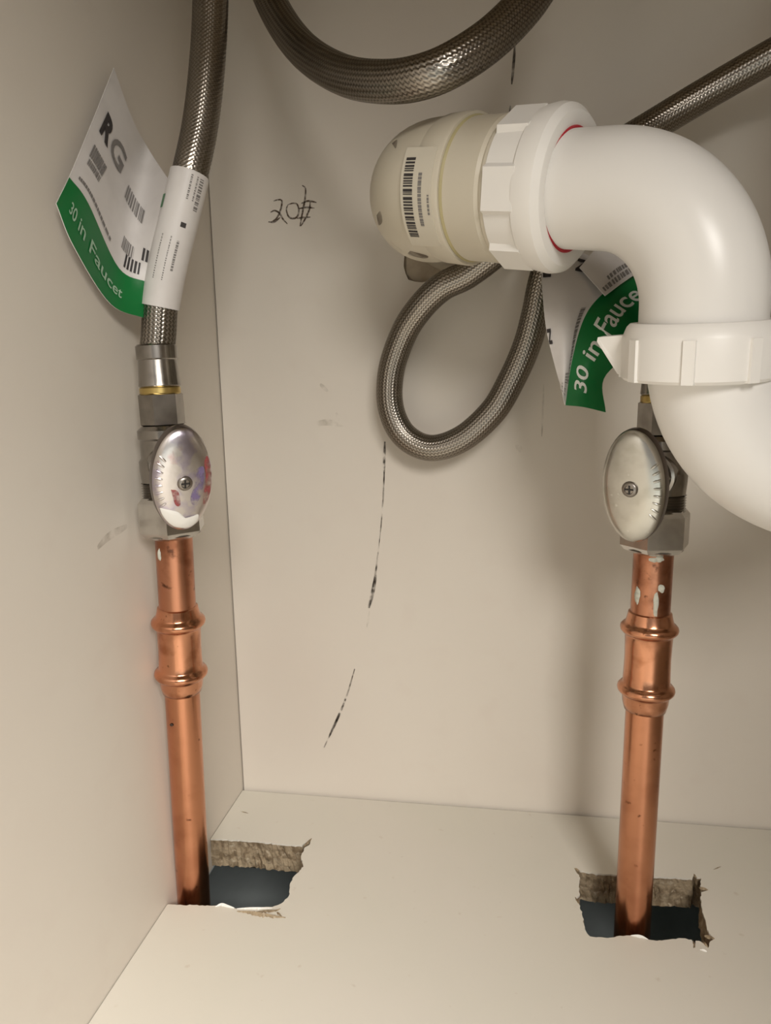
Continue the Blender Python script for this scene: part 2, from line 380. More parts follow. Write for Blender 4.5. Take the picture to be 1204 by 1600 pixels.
build('smear', ribbon(dense([X(x, y, LEFT) for x, y in [(152, 856), (170, 838), (198, 822)]]), 0.0035, (0.00012, 0, 0)), M_SMEAR, wall_left, smooth=0)
zz = lambda pts: [(380+x*0.1495, 260+y*0.1495) for x, y in pts]
for nm, strokes in (('pencil_digit', [[(315, 365), (350, 352), (398, 352), (402, 400), (385, 470), (350, 540), (300, 578), (262, 580)], [(285, 480), (330, 462), (380, 492), (410, 545), (460, 602)], [(262, 580), (320, 582), (385, 535)]]),
                    ('pencil_digit', [[(470, 395), (450, 450), (470, 520), (510, 545), (560, 530), (580, 470), (565, 400), (520, 385), (470, 400)]]),
                    ('pencil_sign', [[(615, 200), (648, 225), (650, 290), (638, 380), (615, 500), (592, 628)], [(605, 388), (680, 362), (765, 378)], [(580, 442), (660, 430), (745, 436)], [(560, 545), (620, 535), (700, 530)], [(700, 362), (690, 450), (640, 560), (600, 625)]])):
    gs = [ribbon(dense([Y(x, y, BACK) for x, y in zz(s)]), 0.0010, (0, -0.00012, 0)) for s in strokes]
    build(nm, merge(*gs), M_PENCIL, wall_back, smooth=0)

# ------------------------------------------------------------------ copper risers
PR = 0.0080
def riser(base, top, cpl_t, label, stains, group='copper risers through the cabinet floor'):
    """base at floor level, top where the valve nut starts; cpl_t = (bottom, top) of the press coupling along the axis"""
    base, top = np.asarray(base), np.asarray(top); d = nrm(top-base); L = np.linalg.norm(top-base)
    r = thing('copper_riser', label, 'pipe', tuple(base-d*0.074), group)
    c0, c1 = cpl_t
    build('lower_pipe', lathe(base-d*0.074, d, [(0, PR), (0.074+c0+0.01, PR)], 40), M_COP, r)
    build('stub_pipe', lathe(base+d*(c1-0.012), d, [(0, PR*1.02), (L-c1+0.022, PR*1.02)], 40), M_COP2, r)
    S = 0.0099; h = c1-c0; prof = [(0, PR+0.0002), (0.0003, PR*1.10), (0.0035, S*0.97)]
    def bead(t):
        return [(t-0.0032, S), (t-0.0024, S*1.03), (t-0.0019, S*1.12), (t-0.0010, S*1.20), (t, S*1.225), (t+0.0010, S*1.20), (t+0.0019, S*1.12), (t+0.0024, S*1.03), (t+0.0032, S)]
    b0, b1 = 0.0098, h-0.0075
    prof += bead(b0)+[((b0+b1)/2-0.006, S*0.985), ((b0+b1)/2, S*0.97), ((b0+b1)/2+0.006, S*0.985)]+bead(b1)
    prof += [(h-0.0030, S*0.96), (h-0.0004, PR*1.12), (h, PR+0.0002)]
    build('press_coupling', lathe(base+d*c0, d, prof, 48, cap=False), M_COP3, r, smooth=50)
    _, u, v = frame(d)
    toc = nrm(CAM-(base+d*0.15)); toc = nrm(toc-d*(toc @ d)); side = np.cross(d, toc)
    for (t, a, w, hh, m) in stains:            # dabs of residue lying on the pipe wall
        V = [];  n = 14; rr = PR*1.02+0.00025; cpt = None
        ring = []
        for k in range(n):
            an = 2*math.pi*k/n; j = 0.75+0.35*rng.random()
            aa = a+math.cos(an)*w/rr*j; tt = t+math.sin(an)*hh*j
            ring.append(base+d*tt+(toc*math.cos(aa)+side*math.sin(aa))*(rr-0.0002))
        inner = []
        for k in range(n):
            an = 2*math.pi*k/n; aa = a+math.cos(an)*w/rr*0.5; tt = t+math.sin(an)*hh*0.5
            inner.append(base+d*tt+(toc*math.cos(aa)+side*math.sin(aa))*(rr+0.00025+0.0002*rng.random()))
        V = ring+inner; Fc = [(k, (k+1) % n, n+(k+1) % n, n+k) for k in range(n)]+[tuple(range(n, 2*n))]
        build('residue_spot', (V, Fc), m, r, smooth=60)
    return r, base, d, L
YL, YR = 0.3115, 0.3200
YT = YL-0.0110
bL, tL = Y(302, 1392, YL), Y(271, 835, YT)
bR, tR = Y(988, 1435, YR), Y(1021, 858, YR)
def along(base, top, px_y, yplane, pxx):
    return float((Y(pxx, px_y, yplane)-np.asarray(base)) @ nrm(np.asarray(top)-np.asarray(base)))
cL = (along(bL, tL, 1079, YL-0.006, 285), along(bL, tL, 946, YL-0.009, 276))
cR = (along(bR, tR, 1108, YR, 1006), along(bR, tR, 955, YR, 1015))
M_SOOT = mat('soot_spot', (0.035, 0.02, 0.012), 0.8)
_, bL, dL, LL = riser(bL, tL, cL, 'copper water pipe with press coupling against the left cabinet side', [
    (along(bL, tL, 848, YL, 258), -0.9, 0.0012, 0.003, M_PLAS), (along(bL, tL, 1108, YL, 265), -0.75, 0.0011, 0.0007, M_SOOT)])
_, bR, dR, LR = riser(bR, tR, cR, 'copper water pipe with press coupling below the white trap, pale residue near its top', [
    (along(bR, tR, 925, YR, 1000), -0.75, 0.0017, 0.0044, M_PLAS), (along(bR, tR, 938, YR, 1026), 0.25, 0.0012, 0.0058, M_PLAS), (along(bR, tR, 912, YR, 1034), 0.5, 0.0016, 0.0020, M_PLAS),
    (along(bR, tR, 868, YR, 1014), 0.0, 0.0018, 0.0011, M_PLAS), (along(bR, tR, 867, YR, 1026), 0.3, 0.0022, 0.0013, M_PLAS)])

# ------------------------------------------------------------------ shut-off valves
def hexnut(p, d, t0, t1, R, ref, ch=0.0012, n=6, phase=0.0):
    return lathe(p, d, [(t0, R*0.86), (t0+ch, R), (t1-ch, R), (t1, R*0.86)], n, phase, ref)
def valve(p, d, handle_px, hd, label, handle_mat, ridge_side):
    """p = lower end of the compression nut, d = up along the pipe"""
    r = thing('shutoff_valve', label, 'valve', tuple(p), 'shut-off valves on the copper pipes')
    ref = nrm(CAM-p); ref = nrm(ref-d*(ref @ d))
    build('compression_nut', merge(hexnut(p, d, 0.0, 0.0175, 0.0145, ref, 0.0022, 6, 0.35), lathe(p, d, [(-0.0012, 0.0092), (0.0004, 0.0118)], 24, 0, ref)), M_CHR, r, 25)
    th = []
    for k in range(7): th += [(0.0165+k*0.0011, 0.0108), (0.01705+k*0.0011, 0.0116)]
    build('thread', lathe(p, d, th, 40, 0, ref, cap=False), M_CHD, r, 30)
    bodyp = [(0.0236, 0.0090), (0.0240, 0.0112), (0.0290, 0.0116), (0.0330, 0.0116), (0.0345, 0.0106), (0.0420, 0.0104), (0.0428, 0.0112), (0.0462, 0.0112), (0.0480, 0.0092)]
    Bc = p+d*0.0335; hpt = D(*handle_px, hd); n = nrm(hpt-Bc); Lh = np.linalg.norm(hpt-Bc)
    build('valve_body', merge(lathe(p, d, bodyp, 40, 0, ref), lathe(Bc, n, [(0, 0.0096), (0.010, 0.0096), (0.0105, 0.0085), (0.0115, 0.0085)], 32), 
          hexnut(Bc, n, 0.0112, 0.0165, 0.0088, d)), M_CHD, r, 30)
    build('outlet_hex', hexnut(p, d, 0.0478, 0.0620, 0.0094, ref, 0.0008, 6, 0.15), M_CHD, r, 20)
    build('stem', lathe(Bc, n, [(0.0150, 0.0035), (Lh-0.0015, 0.0035)], 20), M_SCR, r)
    # oval dished handle: long axis along the pipe
    e = nrm(d-n*(d @ n)); f = np.cross(e, n); A, B = 0.0226, 0.0124
    rings = [(0.0, 0.0016), (0.25, 0.0015), (0.5, 0.0012), (0.72, 0.0007), (0.86, 0.0000), (0.94, -0.0008), (0.985, -0.0018), (1.0, -0.0030), (1.0, -0.0058), (0.97, -0.0058), (0.95, -0.0030), (0.80, -0.0012), (0.0, -0.0006)]
    K = 72; V = []; Fc = []; sgn = ridge_side
    for q, hgt in rings:
        for k in range(K):
            a = 2*math.pi*k/K; V.append(hpt+e*A*q*math.cos(a)+f*B*q*math.sin(a)+n*hgt)
    for i in range(len(rings)-1):
        for k in range(K):
            Fc.append((i*K+k, i*K+(k+1) % K, (i+1)*K+(k+1) % K, (i+1)*K+k))
    rim0 = 6*K
    Fc = [tuple(reversed(q)) for q in Fc] 
    midx = [1 if 6*K <= i < 10*K else 0 for i in range(len(Fc))]
    h = build('handle', (V, Fc), None, r, 40, mats=[handle_mat, M_RIM], midx=midx)
    # raised grip ridges near one long edge
    for k in range(8):
        a = math.pi/2*sgn+(k-3.2)*0.16
        p1 = hpt+e*A*0.74*math.cos(a)+f*B*0.70*math.sin(a)+n*0.0008; p2 = hpt+e*A*0.92*math.cos(a)+f*B*0.92*math.sin(a)-n*0.0004
        build('ridge', tube(np.array([p1+(p2-p1)*t for t in (0, .3, .7, 1)]), [0.0003, 0.00055, 0.00055, 0.0003], 8), handle_mat, h, 60)
    sc = build('screw', lathe(hpt+n*0.0012, n, [(0, 0.0031), (0.0008, 0.0031), (0.0014, 0.0026), (0.0016, 0.0018), (0.0011, 0.0016)], 24), M_SCR, r, 40)
    for ax in (e, f):
        q = hpt+n*0.0024; build('slot', tube(np.array([q-ax*0.0017, q, q+ax*0.0017]), 0.00035, 6), M_BLK, sc, 0)
    return r, hpt, e, f, n
M_HANDR = mat('handle_chrome', (0.60, 0.585, 0.54), 0.26, 1.0, noise=[(120, (0.50, 0.49, 0.44), 0.5, 0.7, 4), (420, (0.74, 0.72, 0.68), 0.68, 0.74, 2)], bump=(180, 0.10, 0.0004))
M_HANDL = mat('tinted_handle_chrome', (0.70, 0.66, 0.64), 0.28, 1.0, noise=[(110, (0.55, 0.50, 0.60), 0.50, 0.62, 3), (70, (0.50, 0.22, 0.22), 0.60, 0.72, 4)], bump=(220, 0.25, 0.0005))  # chrome mottled with violet and red tints
vR, hR, eR, fR, nR = valve(tR, dR, (986, 763), depth(tR+dR*0.0335)-0.024, 'chrome shut-off valve with clean oval handle beside the white trap', M_HANDR, 1)
dV = nrm(Y(247, 575, YT)-tL)
vL, hL, eL, fL, nL = valve(tL, dV, (287, 753), depth(tL+dV*0.0335)-0.022, 'chrome shut-off valve with stained, paint-splashed oval handle by the left side', M_HANDL, -1)
for o in vL.children:
    if o.name.startswith('handle'): HLH = o
def blot(pts, m, name, hgt=0.0004):
    """a flat blot following the dished face of the left handle; pts in units of the half axes (along pipe, to the right)"""
    def surf(u, v, k):
        q = min(1.0, math.hypot(u, v)); z = np.interp(q, [0, .25, .5, .72, .86, .94, .985, 1.0], [0.0016, 0.0015, 0.0012, 0.0007, 0.0, -0.0008, -0.0018, -0.0030])
        return hL+eL*0.0226*u-fL*0.0124*v*SGN+nL*(z+k)
    P, _ = spline(np.array([(u, v, 0) for u, v in pts+[pts[0]]]), 0.05); c = P[:-1].mean(0); V = []; n = len(P)-1
    for s_, k in ((1.0, 0.00005), (0.8, hgt), (0.4, hgt)): V += [surf(*(c+(q-c)*s_)[:2], k) for q in P[:-1]]
    Fc = [(j*n+i, j*n+(i+1) % n, (j+1)*n+(i+1) % n, (j+1)*n+i) for j in (0, 1) for i in range(n)]+[tuple(range(2*n, 3*n))]
    return build(name, (V, Fc), m, HLH, 60)
SGN = 1.0 if (-(fL) @ RIGHT) > 0 else -1.0
blot([(-0.45, -0.80), (-0.55, -0.25), (-0.70, 0.05), (-0.66, 0.45), (-0.83, 0.42), (-0.93, 0.1), (-0.86, -0.35), (-0.66, -0.66)], M_PAINT, 'paint_splash')
M_VIO = scuff_mat('violet_tint', (0.20, 0.15, 0.30), 0.35, 0.6, 320, 0.7)  # violet and red tint patches for the left handle
M_ROSE = scuff_mat('red_tint', (0.34, 0.07, 0.07), 0.35, 0.6, 320, 0.75)
blot([(0.22, 0.30), (0.28, 0.62), (0.02, 0.66), (-0.30, 0.52), (-0.46, 0.30), (-0.30, 0.18), (0.02, 0.36)], M_VIO, 'tint_patch', 0.0002)
blot([(0.36, 0.66), (0.45, 0.80), (0.10, 0.95), (-0.30, 0.88), (-0.52, 0.66), (-0.30, 0.62), (0.05, 0.72)], M_ROSE, 'tint_patch', 0.0003)
blot([(-0.10, -0.45), (-0.15, -0.22), (-0.42, -0.15), (-0.40, -0.32)], M_ROSE, 'tint_patch', 0.0002)

# ------------------------------------------------------------------ braided supply hoses
HRAD = 0.0071
def ferrule(root, p, d):
    ref = nrm(CAM-p)
    build('brass_ring', lathe(p, d, [(0.0612, 0.0080), (0.0618, 0.0086), (0.0640, 0.0086), (0.0646, 0.0078)], 32, 0, ref), M_BRASS, root)
    build('swivel_nut', merge(lathe(p, d, [(0.0640, 0.0078), (0.0650, 0.0088), (0.0665, 0.0086), (0.0760, 0.0080)], 32, 0, ref)), M_CHD, root, 30)
    build('ferrule', lathe(p, d, [(0.0755, 0.0078), (0.0762, 0.0086), (0.0815, 0.0086), (0.0822, 0.0079)], 40, 0, ref), M_CHD, root, 30)
# left hose
supL = thing('supply_hose', 'braided steel hose rising from the left valve, white sleeve and green-edged tag', 'hose', tuple(tL+dV*0.062), 'braided supply hoses')
ferrule(supL, tL, dV)
p0 = tL+dV*0.079
PL = [p0, Y(248, 522, YT), Y(251, 475, YT), Y(262, 415, YT), Y(279, 345, YT+0.001), Y(297, 270, YT+0.003), Y(312, 200, YT+0.007), Y(322, 120, YT+0.011), Y(328, 30, YT+0.016), Y(330, -90, YT+0.02), Y(331, -260, YT+0.02)]
_, CL, TL = braid(PL, HRAD, 'braid', supL)
# white sleeve wrapped round the hose
def sleeve(root, C, pa, pb, r, name='label_sleeve'):
    ia = int(np.argmin(np.linalg.norm(C-pa, axis=1))); ib = int(np.argmin(np.linalg.norm(C-pb, axis=1)))
    if ia > ib: ia, ib = ib, ia
    S = C[ia:ib+1:4]; V1, F1 = tube(S, r, 40, cap=False); n = len(V1)
    V2, _ = tube(S, r-0.0003, 40, cap=False); m = len(S)
    Fc = F1+[tuple(n+i for i in reversed(q)) for q in F1]
    for k in range(40):
        k2 = (k+1) % 40; Fc.append((k2, k, n+k, n+k2)); e = (m-1)*40; Fc.append((e+k, e+k2, n+e+k2, n+e+k))
    return build(name, (np.vstack([V1, V2]), Fc), M_PAPER, root, 50), S
slv, SL = sleeve(supL, CL, Y(249, 479, YT), Y(298, 268, YT+0.003), HRAD+0.0008)

def patch(P4, nu=24, nv=24, bow=None, thick=0.00025):
    """a sheet through a grid of control rows (each a list of 3D points); returns evaluator s(u,v) and a thin solid mesh"""
    P = np.array(P4, float); R, Cn, _ = P.shape
    def cr(t, pts):
        n = len(pts)-1; x = min(max(t, 0), 1)*n; i = min(int(x), n-1); f = x-i
        a = pts[max(i-1, 0)] if i > 0 else 2*pts[0]-pts[1]; b = pts[i]; c = pts[i+1]; e = pts[i+2] if i+2 <= n else 2*pts[-1]-pts[-2]
        return 0.5*((2*b)+(-a+c)*f+(2*a-5*b+4*c-e)*f*f+(-a+3*b-3*c+e)*f**3)
    def S(u, v): return cr(v, np.array([cr(u, P[r]) for r in range(R)]))
    def Nn(u, v):
        h = 1e-3; u = min(max(u, h), 1-h); v = min(max(v, h), 1-h); a = S(u+h, v)-S(u-h, v); b = S(u, v+h)-S(u, v-h); n = nrm(np.cross(a, b))
        return n if n @ (CAM-S(u, v)) > 0 else -n
    return S, Nn
def sheet(S, Nn, u0, u1, v0, v1, nu, nv, thick, off=0.0):
    us = np.linspace(u0, u1, nu+1); vs = np.linspace(v0, v1, nv+1); top = []; bot = []
    for v in vs:
        for u in us:
            p, n = S(u, v), Nn(u, v); top.append(p+n*off); bot.append(p+n*(off-thick))
    V = top+bot; k = len(top); w = nu+1; Fc = []
    for j in range(nv):
        for i in range(nu):
            a = j*w+i; q = (a, a+1, a+1+w, a+w); Fc += [q, tuple(k+x for x in reversed(q))]
    edge = [i for i in range(w)]+[j*w+nu for j in range(1, nv+1)]+[nv*w+i for i in range(nu-1, -1, -1)]+[j*w for j in range(nv-1, 0, -1)]
    for a, b in zip(edge, edge[1:]+edge[:1]): Fc.append((b, a, k+a, k+b))
    return V, Fc
def on_sheet(S, Nn, V2, Fc, u0, u1, v0, v1, off):
    return [S(u0+(u1-u0)*a, v0+(v1-v0)*b)+Nn(u0+(u1-u0)*a, v0+(v1-v0)*b)*off for a, b in V2], Fc
def bars(S, Nn, u0, u1, v0, v1, n, fill, along_u=True, off=0.0003, seed=1):
    """little printed dashes (unreadable small print / bar code)"""
    rg = random.Random(seed); gs = []; x = 0.0
    while x < 1.0:
        w = (0.4+rg.random()*1.2)/n; a, b = x, min(1, x+w*fill)
        q = [(a, 0), (b, 0), (b, 1), (a, 1)] if along_u else [(0, a), (1, a), (1, b), (0, b)]
        gs.append(on_sheet(S, Nn, q, [(0, 1, 2, 3)], u0, u1, v0, v1, off)); x += w
    return merge(*gs)

# flag tag on the left hose.  u runs up along the hose, v from the hose out to the free edge
xs = lambda px, py, x=-0.1578: X(px, py, x)
GL = [[Y(228, 498, YT-0.004), Y(234, 432, YT-0.004), Y(247, 360, YT-0.004), Y(268, 288, YT-0.002)],
      [xs(173, 475), xs(188, 408, -0.1570), xs(210, 320, -0.1565), xs(234, 236, -0.1565)],
      [xs(116, 386), xs(141, 306, -0.1575), xs(174, 245, -0.1575), xs(207, 186)],
      [xs(88, 318, -0.1590), xs(112, 268, -0.1590), xs(146, 186, -0.1590), xs(178, 106, -0.1590)]]
S, Nn = patch(GL)
tag = build('tag', sheet(S, Nn, 0, 1, 0, 1, 24, 24, 0.0003), M_PAPER, supL, 60, label='white paper tag')
build('green_band', sheet(S, Nn, 0, 0.285, 0, 1, 8, 24, 0.0001, 0.00012), M_GREEN, tag, 60, label='green printed band')
def put_text(S, Nn, txt, m, parent, u0, u1, v0, v1, swap, name='lettering', bold=0.0, off=0.0004):
    V2, Fc, _ = text2d(txt, 1.0, bold)
    if swap: V2 = V2[:, ::-1]
    return build(name, on_sheet(S, Nn, V2, Fc, u0, u1, v0, v1, off), m, parent, 0)
put_text(S, Nn, '30 in Faucet', M_WTXT2, tag, 0.09, 0.17, 0.84, 0.26, True, bold=0.01)
put_text(S, Nn, 'R', M_INK, tag, 0.66, 0.80, 0.90, 0.74, True, 'logo_letter', bold=0.05)
put_text(S, Nn, 'G', M_GINK, tag, 0.66, 0.80, 0.73, 0.55, True, 'logo_letter', bold=0.02)
for k, (u0, u1, v0, v1, n, fl, m) in enumerate([(0.50, 0.58, 0.88, 0.66, 9, 0.7, M_GINK), (0.45, 0.49, 0.86, 0.66, 12, 0.6, M_GINK), (0.33, 0.35, 0.88, 0.45, 18, 0.8, M_GINK),
        (0.62, 0.70, 0.45, 0.18, 10, 0.55, M_GINK), (0.40, 0.47, 0.36, 0.22, 7, 0.6, M_GINK), (0.32, 0.40, 0.30, 0.12, 6, 0.6, M_INK), (0.42, 0.50, 0.12, 0.02, 3, 0.6, M_INK)]):
    build('small_print', bars(S, Nn, u0, u1, v0, v1, n, fl, False, 0.0003, k), m, tag, 0)
# print on the sleeve: rows following the tube
def sleeve_sheet(C, r, toward):
    T, _, _ = transport(C)
    def Sx(u, v):                                    # u round the tube (-1..1 = +-90 deg seen from the camera), v along it
        x = v*(len(C)-1); i = min(int(x), len(C)-2); c = C[i]+(C[i+1]-C[i])*(x-i); t = T[i]
        a = nrm(CAM-c); a = nrm(a-t*(a @ t)); b = np.cross(t, a); b = b if b @ RIGHT > 0 else -b
        return c+(a*math.cos(u*math.pi/2)+b*math.sin(u*math.pi/2))*r
    def Nx(u, v):
        x = v*(len(C)-1); i = min(int(x), len(C)-2); c = C[i]+(C[i+1]-C[i])*(x-i); p = Sx(u, v)-c; t = T[i]; return nrm(p-t*(p @ t))
    return Sx, Nx
Sx, Nx = sleeve_sheet(SL, HRAD+0.0008, None)
build('bar_code', bars(Sx, Nx, -0.42, -0.08, 0.20, 0.52, 26, 0.55, False, 0.0001, 5), M_GINK, slv, 0)
build('small_print', bars(Sx, Nx, 0.10, 0.18, 0.28, 0.50, 14, 0.7, False, 0.0001, 6), M_GINK, slv, 0)
build('small_print', merge(bars(Sx, Nx, 0.05, 0.30, 0.80, 0.97, 10, 0.6, False, 0.0001, 7), bars(Sx, Nx, 0.36, 0.52, 0.74, 0.97, 12, 0.6, False, 0.0001, 8)), M_GINK, slv, 0)
build('dot', bars(Sx, Nx, 0.08, 0.26, 0.60, 0.635, 1, 1.0, False, 0.0001, 9), M_INK, slv, 0)
build('green_square', bars(Sx, Nx, -0.98, -0.72, 0.70, 0.80, 1, 1.0, False, 0.0002, 2), M_GREEN, slv, 0)

# right hose: from the right valve up behind the trap, over, down into a loop, under the waste pipe and away to the upper right
supR = thing('supply_hose', 'braided steel hose looping down under the waste pipe, with a green 30 in tag', 'hose', tuple(tR+dR*0.062), 'braided supply hoses')
ferrule(supR, tR, dR)
PRt = [tR+dR*0.079, tR+dR*0.095, Y(1042, 470, 0.330), Y(1036, 400, 0.342), Y(1000, 325, 0.356), Y(940, 300, 0.366), Y(882, 345, 0.372), Y(850, 430, 0.376), Y(836, 492, 0.378), Y(822, 541, 0.380), Y(799, 593, 0.382), Y(770, 642, 0.383), Y(722, 685, 0.384), Y(672, 700, 0.385), Y(631, 680, 0.386), Y(610, 636, 0.386), Y(611, 579, 0.385), Y(631, 520, 0.382), Y(658, 479, 0.378), Y(691, 448, 0.375), Y(735, 425, 0.373), Y(808, 366, 0.367), Y(880, 294, 0.362), Y(950, 240, 0.360), Y(1030, 190, 0.366), Y(1110, 142, 0.366), Y(1204, 88, 0.362), Y(1310, 30, 0.355), Y(1420, -80, 0.345)]
_, CR, _ = braid(PRt, HRAD-0.0003, 'braid', supR)
# its tag: white part and green band share an edge; rows from the free lower end up to the hose
dz = [0.300, 0.302, 0.305, 0.311, 0.320]
WT = [[D(876, 606, dz[0]), D(879, 620, dz[0]-0.001), D(883, 633, dz[0])],
      [D(866, 570, dz[1]), D(882, 572, dz[1]-0.003), D(893, 565, dz[1])],
      [D(853, 515, dz[2]), D(882, 510, dz[2]-0.004), D(911, 500, dz[2])],
      [D(847, 455, dz[3]), D(890, 455, dz[3]-0.003), D(938, 462, dz[3])],
      [D(845, 400, dz[4]), D(905, 395, dz[4]), D(985, 428, dz[4])]]
GT = [[WT[0][2], D(912, 636, dz[0]-0.002), D(946, 644, dz[0])],
      [WT[1][2], D(916, 582, dz[1]-0.003), D(943, 592, dz[1])],
      [WT[2][2], D(945, 530, dz[2]-0.004), D(986, 548, dz[2])],
      [WT[3][2], D(972, 485, dz[3]-0.003), D(1010, 508, dz[3])],
      [WT[4][2], D(1014, 455, dz[4]), D(1040, 490, dz[4])]]
S1, N1 = patch(WT); S2, N2 = patch(GT)
tagR = build('tag', sheet(S1, N1, 0, 1, 0, 1, 14, 24, 0.0003), M_PAPER, supR, 60, label='white paper tag')
build('green_band', sheet(S2, N2, 0, 1, 0, 1, 14, 28, 0.0003), M_GREEN, tagR, 60, label='green printed band')
fold = [[D(905, 418, 0.313), D(945, 462, 0.306)], [D(940, 380, 0.316), D(975, 440, 0.311)], [D(975, 372, 0.322), D(1012, 415, 0.318)]]
S3, N3 = patch(fold); build('tag_fold', sheet(S3, N3, 0, 1, 0, 1, 10, 10, 0.0003), M_PAPER, tagR, 60)
build('small_print', merge(bars(S3, N3, 0.80, 0.92, 0.05, 0.85, 12, 0.6, False, 0.0003, 11), bars(S3, N3, 0.66, 0.76, 0.25, 0.85, 9, 0.6, False, 0.0003, 12)), M_GINK, tagR, 0)
put_text(S2, N2, '30 in Faucet', M_WTXT, tagR, 0.56, 0.20, 0.10, 1.00, True, bold=0.012)
build('small_print', bars(S1, N1, 0.80, 0.90, 0.12, 0.62, 26, 0.75, False, 0.0003, 21), M_GINK, tagR, 0)
build('small_print', merge(bars(S1, N1, 0.35, 0.70, 0.03, 0.11, 5, 0.5, False, 0.0003, 22), bars(S1, N1, 0.55, 0.75, 0.12, 0.20, 6, 0.5, False, 0.0003, 23)), M_GINK, tagR, 0)
put_text(S1, N1, 'N', M_INK, tagR, 0.13, 0.02, 0.40, 0.50, True, 'logo_letter', bold=0.04)
put_text(S1, N1, 'N', M_INK, tagR, 0.62, 0.50, 0.88, 0.96, True, 'logo_letter', bold=0.04)
put_text(S1, N1, 'R', M_INK, tagR, 0.15, 0.02, 0.84, 0.95, True, 'logo_letter', bold=0.04)

# top hose hanging in a U across the upper edge of the view
HU = [D(372, -230, 0.345), D(384, -110, 0.342), D(422, 0, 0.335), D(468, 72, 0.315), D(530, 115, 0.290), D(600, 128, 0.270), D(670, 117, 0.258), D(735, 84, 0.258), D(790, 40, 0.264), D(840, -20, 0.272), D(885, -110, 0.28), D(905, -220, 0.285)]
hang = thing('hanging_hose', 'braided steel hose hanging in a U-shaped loop at the top', 'hose', tuple(D(600, 128, 0.270)))
braid(HU, HRAD, 'braid', hang)

# ------------------------------------------------------------------ drain: aged elbow, trap arm, U-bend
drain = thing('drain_elbow', 'aged cream plastic waste elbow with bar code sticker on the back panel', 'pipe fitting', tuple(stub_xy))
yv = np.array([0, 1.0, 0])
# swept body: hub end -> corner -> wall
def bend_path(corner, din, dout, R, lin, lout, n=20):
    """arrive at corner along din, leave along dout"""
    din, dout = nrm(din), nrm(dout); ang = math.acos(max(-1, min(1, din @ dout))); k = R*math.tan(ang/2)
    a, b = corner-din*k, corner+dout*k; nv = nrm(dout-din*(dout @ din)); c = a+nv*R
    P = [a-din*lin*(1-t) for t in np.linspace(0, 1, 5)[:-1]]
    P += [c-nv*R*math.cos(t)+din*R*math.sin(t) for t in np.linspace(0, ang, n)]
    P += [b+dout*lout*t for t in np.linspace(0, 1, 7)[1:]]
    return np.array(P)
hub_t = -0.0385
EB = bend_path(ELB, -AX, yv, 0.0165, 0.0002, BACK-ELB[1]-0.0165*0.72+0.035, 22)
m = len(EB); rad = np.full(m, 0.0262); rad[-7:] = np.linspace(0.0245, 0.0185, 7); rad[-6] = 0.0195; rad[-5:] = 0.0182
elbow_body = build('elbow_body', tube(EB, rad, 56), M_OLD, drain, 40)
kk = 0.0165*math.tan(math.acos(float(-AX @ yv))/2)
t_in = -0.0600+kk                                        # where the straight hub begins
build('hub', lathe(J, AX, [(t_in-0.001, 0.0260), (t_in+0.002, 0.0270), (hub_t-0.001, 0.0275), (hub_t, 0.0271), (hub_t, 0.0252), (hub_t-0.004, 0.0252)], 64), M_OLD, drain, 35)
build('glue_line', lathe(J, AX, [(hub_t-0.0008, 0.0255), (hub_t+0.0002, 0.0262), (hub_t+0.0010, 0.0258), (hub_t+0.0014, 0.0252)], 64, cap=False), M_YEL, drain, 40)
build('adapter_collar', lathe(J, AX, [(hub_t-0.003, 0.0256), (hub_t+0.010, 0.0257), (hub_t+0.0145, 0.0258), (hub_t+0.0158, 0.0250), (hub_t+0.0168, 0.0258), (-0.016, 0.0258), (-0.015, 0.021)], 64), M_OLD, drain, 30)
# bar code sticker on the hub
def hub_sheet(r):
    toc = nrm(CAM-J); toc = nrm(toc-AX*(toc @ AX)); sd = np.cross(AX, toc); sd = sd if sd @ UP > 0 else -sd
    def Sh(u, v): return J+AX*u+(toc*math.cos(v)+sd*math.sin(v))*r    # u along the axis, v angle upward
    def Nh(u, v): return nrm(toc*math.cos(v)+sd*math.sin(v))
    return Sh, Nh
Sh, Nh = hub_sheet(0.0274)
M_STICK = mat('old_sticker', (0.61, 0.56, 0.46), 0.45)
sticker = build('sticker', sheet(Sh, Nh, -0.0545, hub_t-0.0022, -0.78, 0.55, 4, 24, 0.0006, 0.0003), M_STICK, drain, 60)
build('bar_code', bars(Sh, Nh, -0.0532, -0.0490, -0.62, 0.42, 26, 0.58, False, 0.00042, 31), M_INK, sticker, 0)
build('small_print', merge(bars(Sh, Nh, -0.0466, -0.0450, -0.45, 0.22, 20, 0.75, False, 0.00042, 32), bars(Sh, Nh, -0.0425, -0.0416, -0.3, -0.05, 6, 0.75, False, 0.00042, 33)), M_GINK, sticker, 0)
# grime on the elbow: small patches lying on its surface
M_GRIME = scuff_mat('grime', (0.13, 0.09, 0.06), 0.25, 0.70, 110, 0.7)
from mathutils.bvhtree import BVHTree
bpy.context.view_layer.update()
def decal(parent_part, px, m, name, off=0.0005):
    root = parent_part
    me = parent_part.data; Mw = root_loc(parent_part)
    bv = BVHTree.FromPolygons([Vector(v.co)+Vector(Mw) for v in me.vertices], [tuple(p.vertices) for p in me.polygons])
    P, _ = spline(np.array([(x, y, 0) for x, y in px+[px[0]]], float), 2.0); V = []
    c = P[:-1].mean(0)
    for q in list(P[:-1])+[c]:
        h = bv.ray_cast(Vector(CAM), Vector(nrm(ray(q[0], q[1]))))
        if h[0] is None: return None
        V.append(np.array(h[0])-nrm(ray(q[0], q[1]))*off)
    n = len(V)-1
    return build(name, (V, [(i, (i+1) % n, n) for i in range(n)]), m, parent_part, 60)
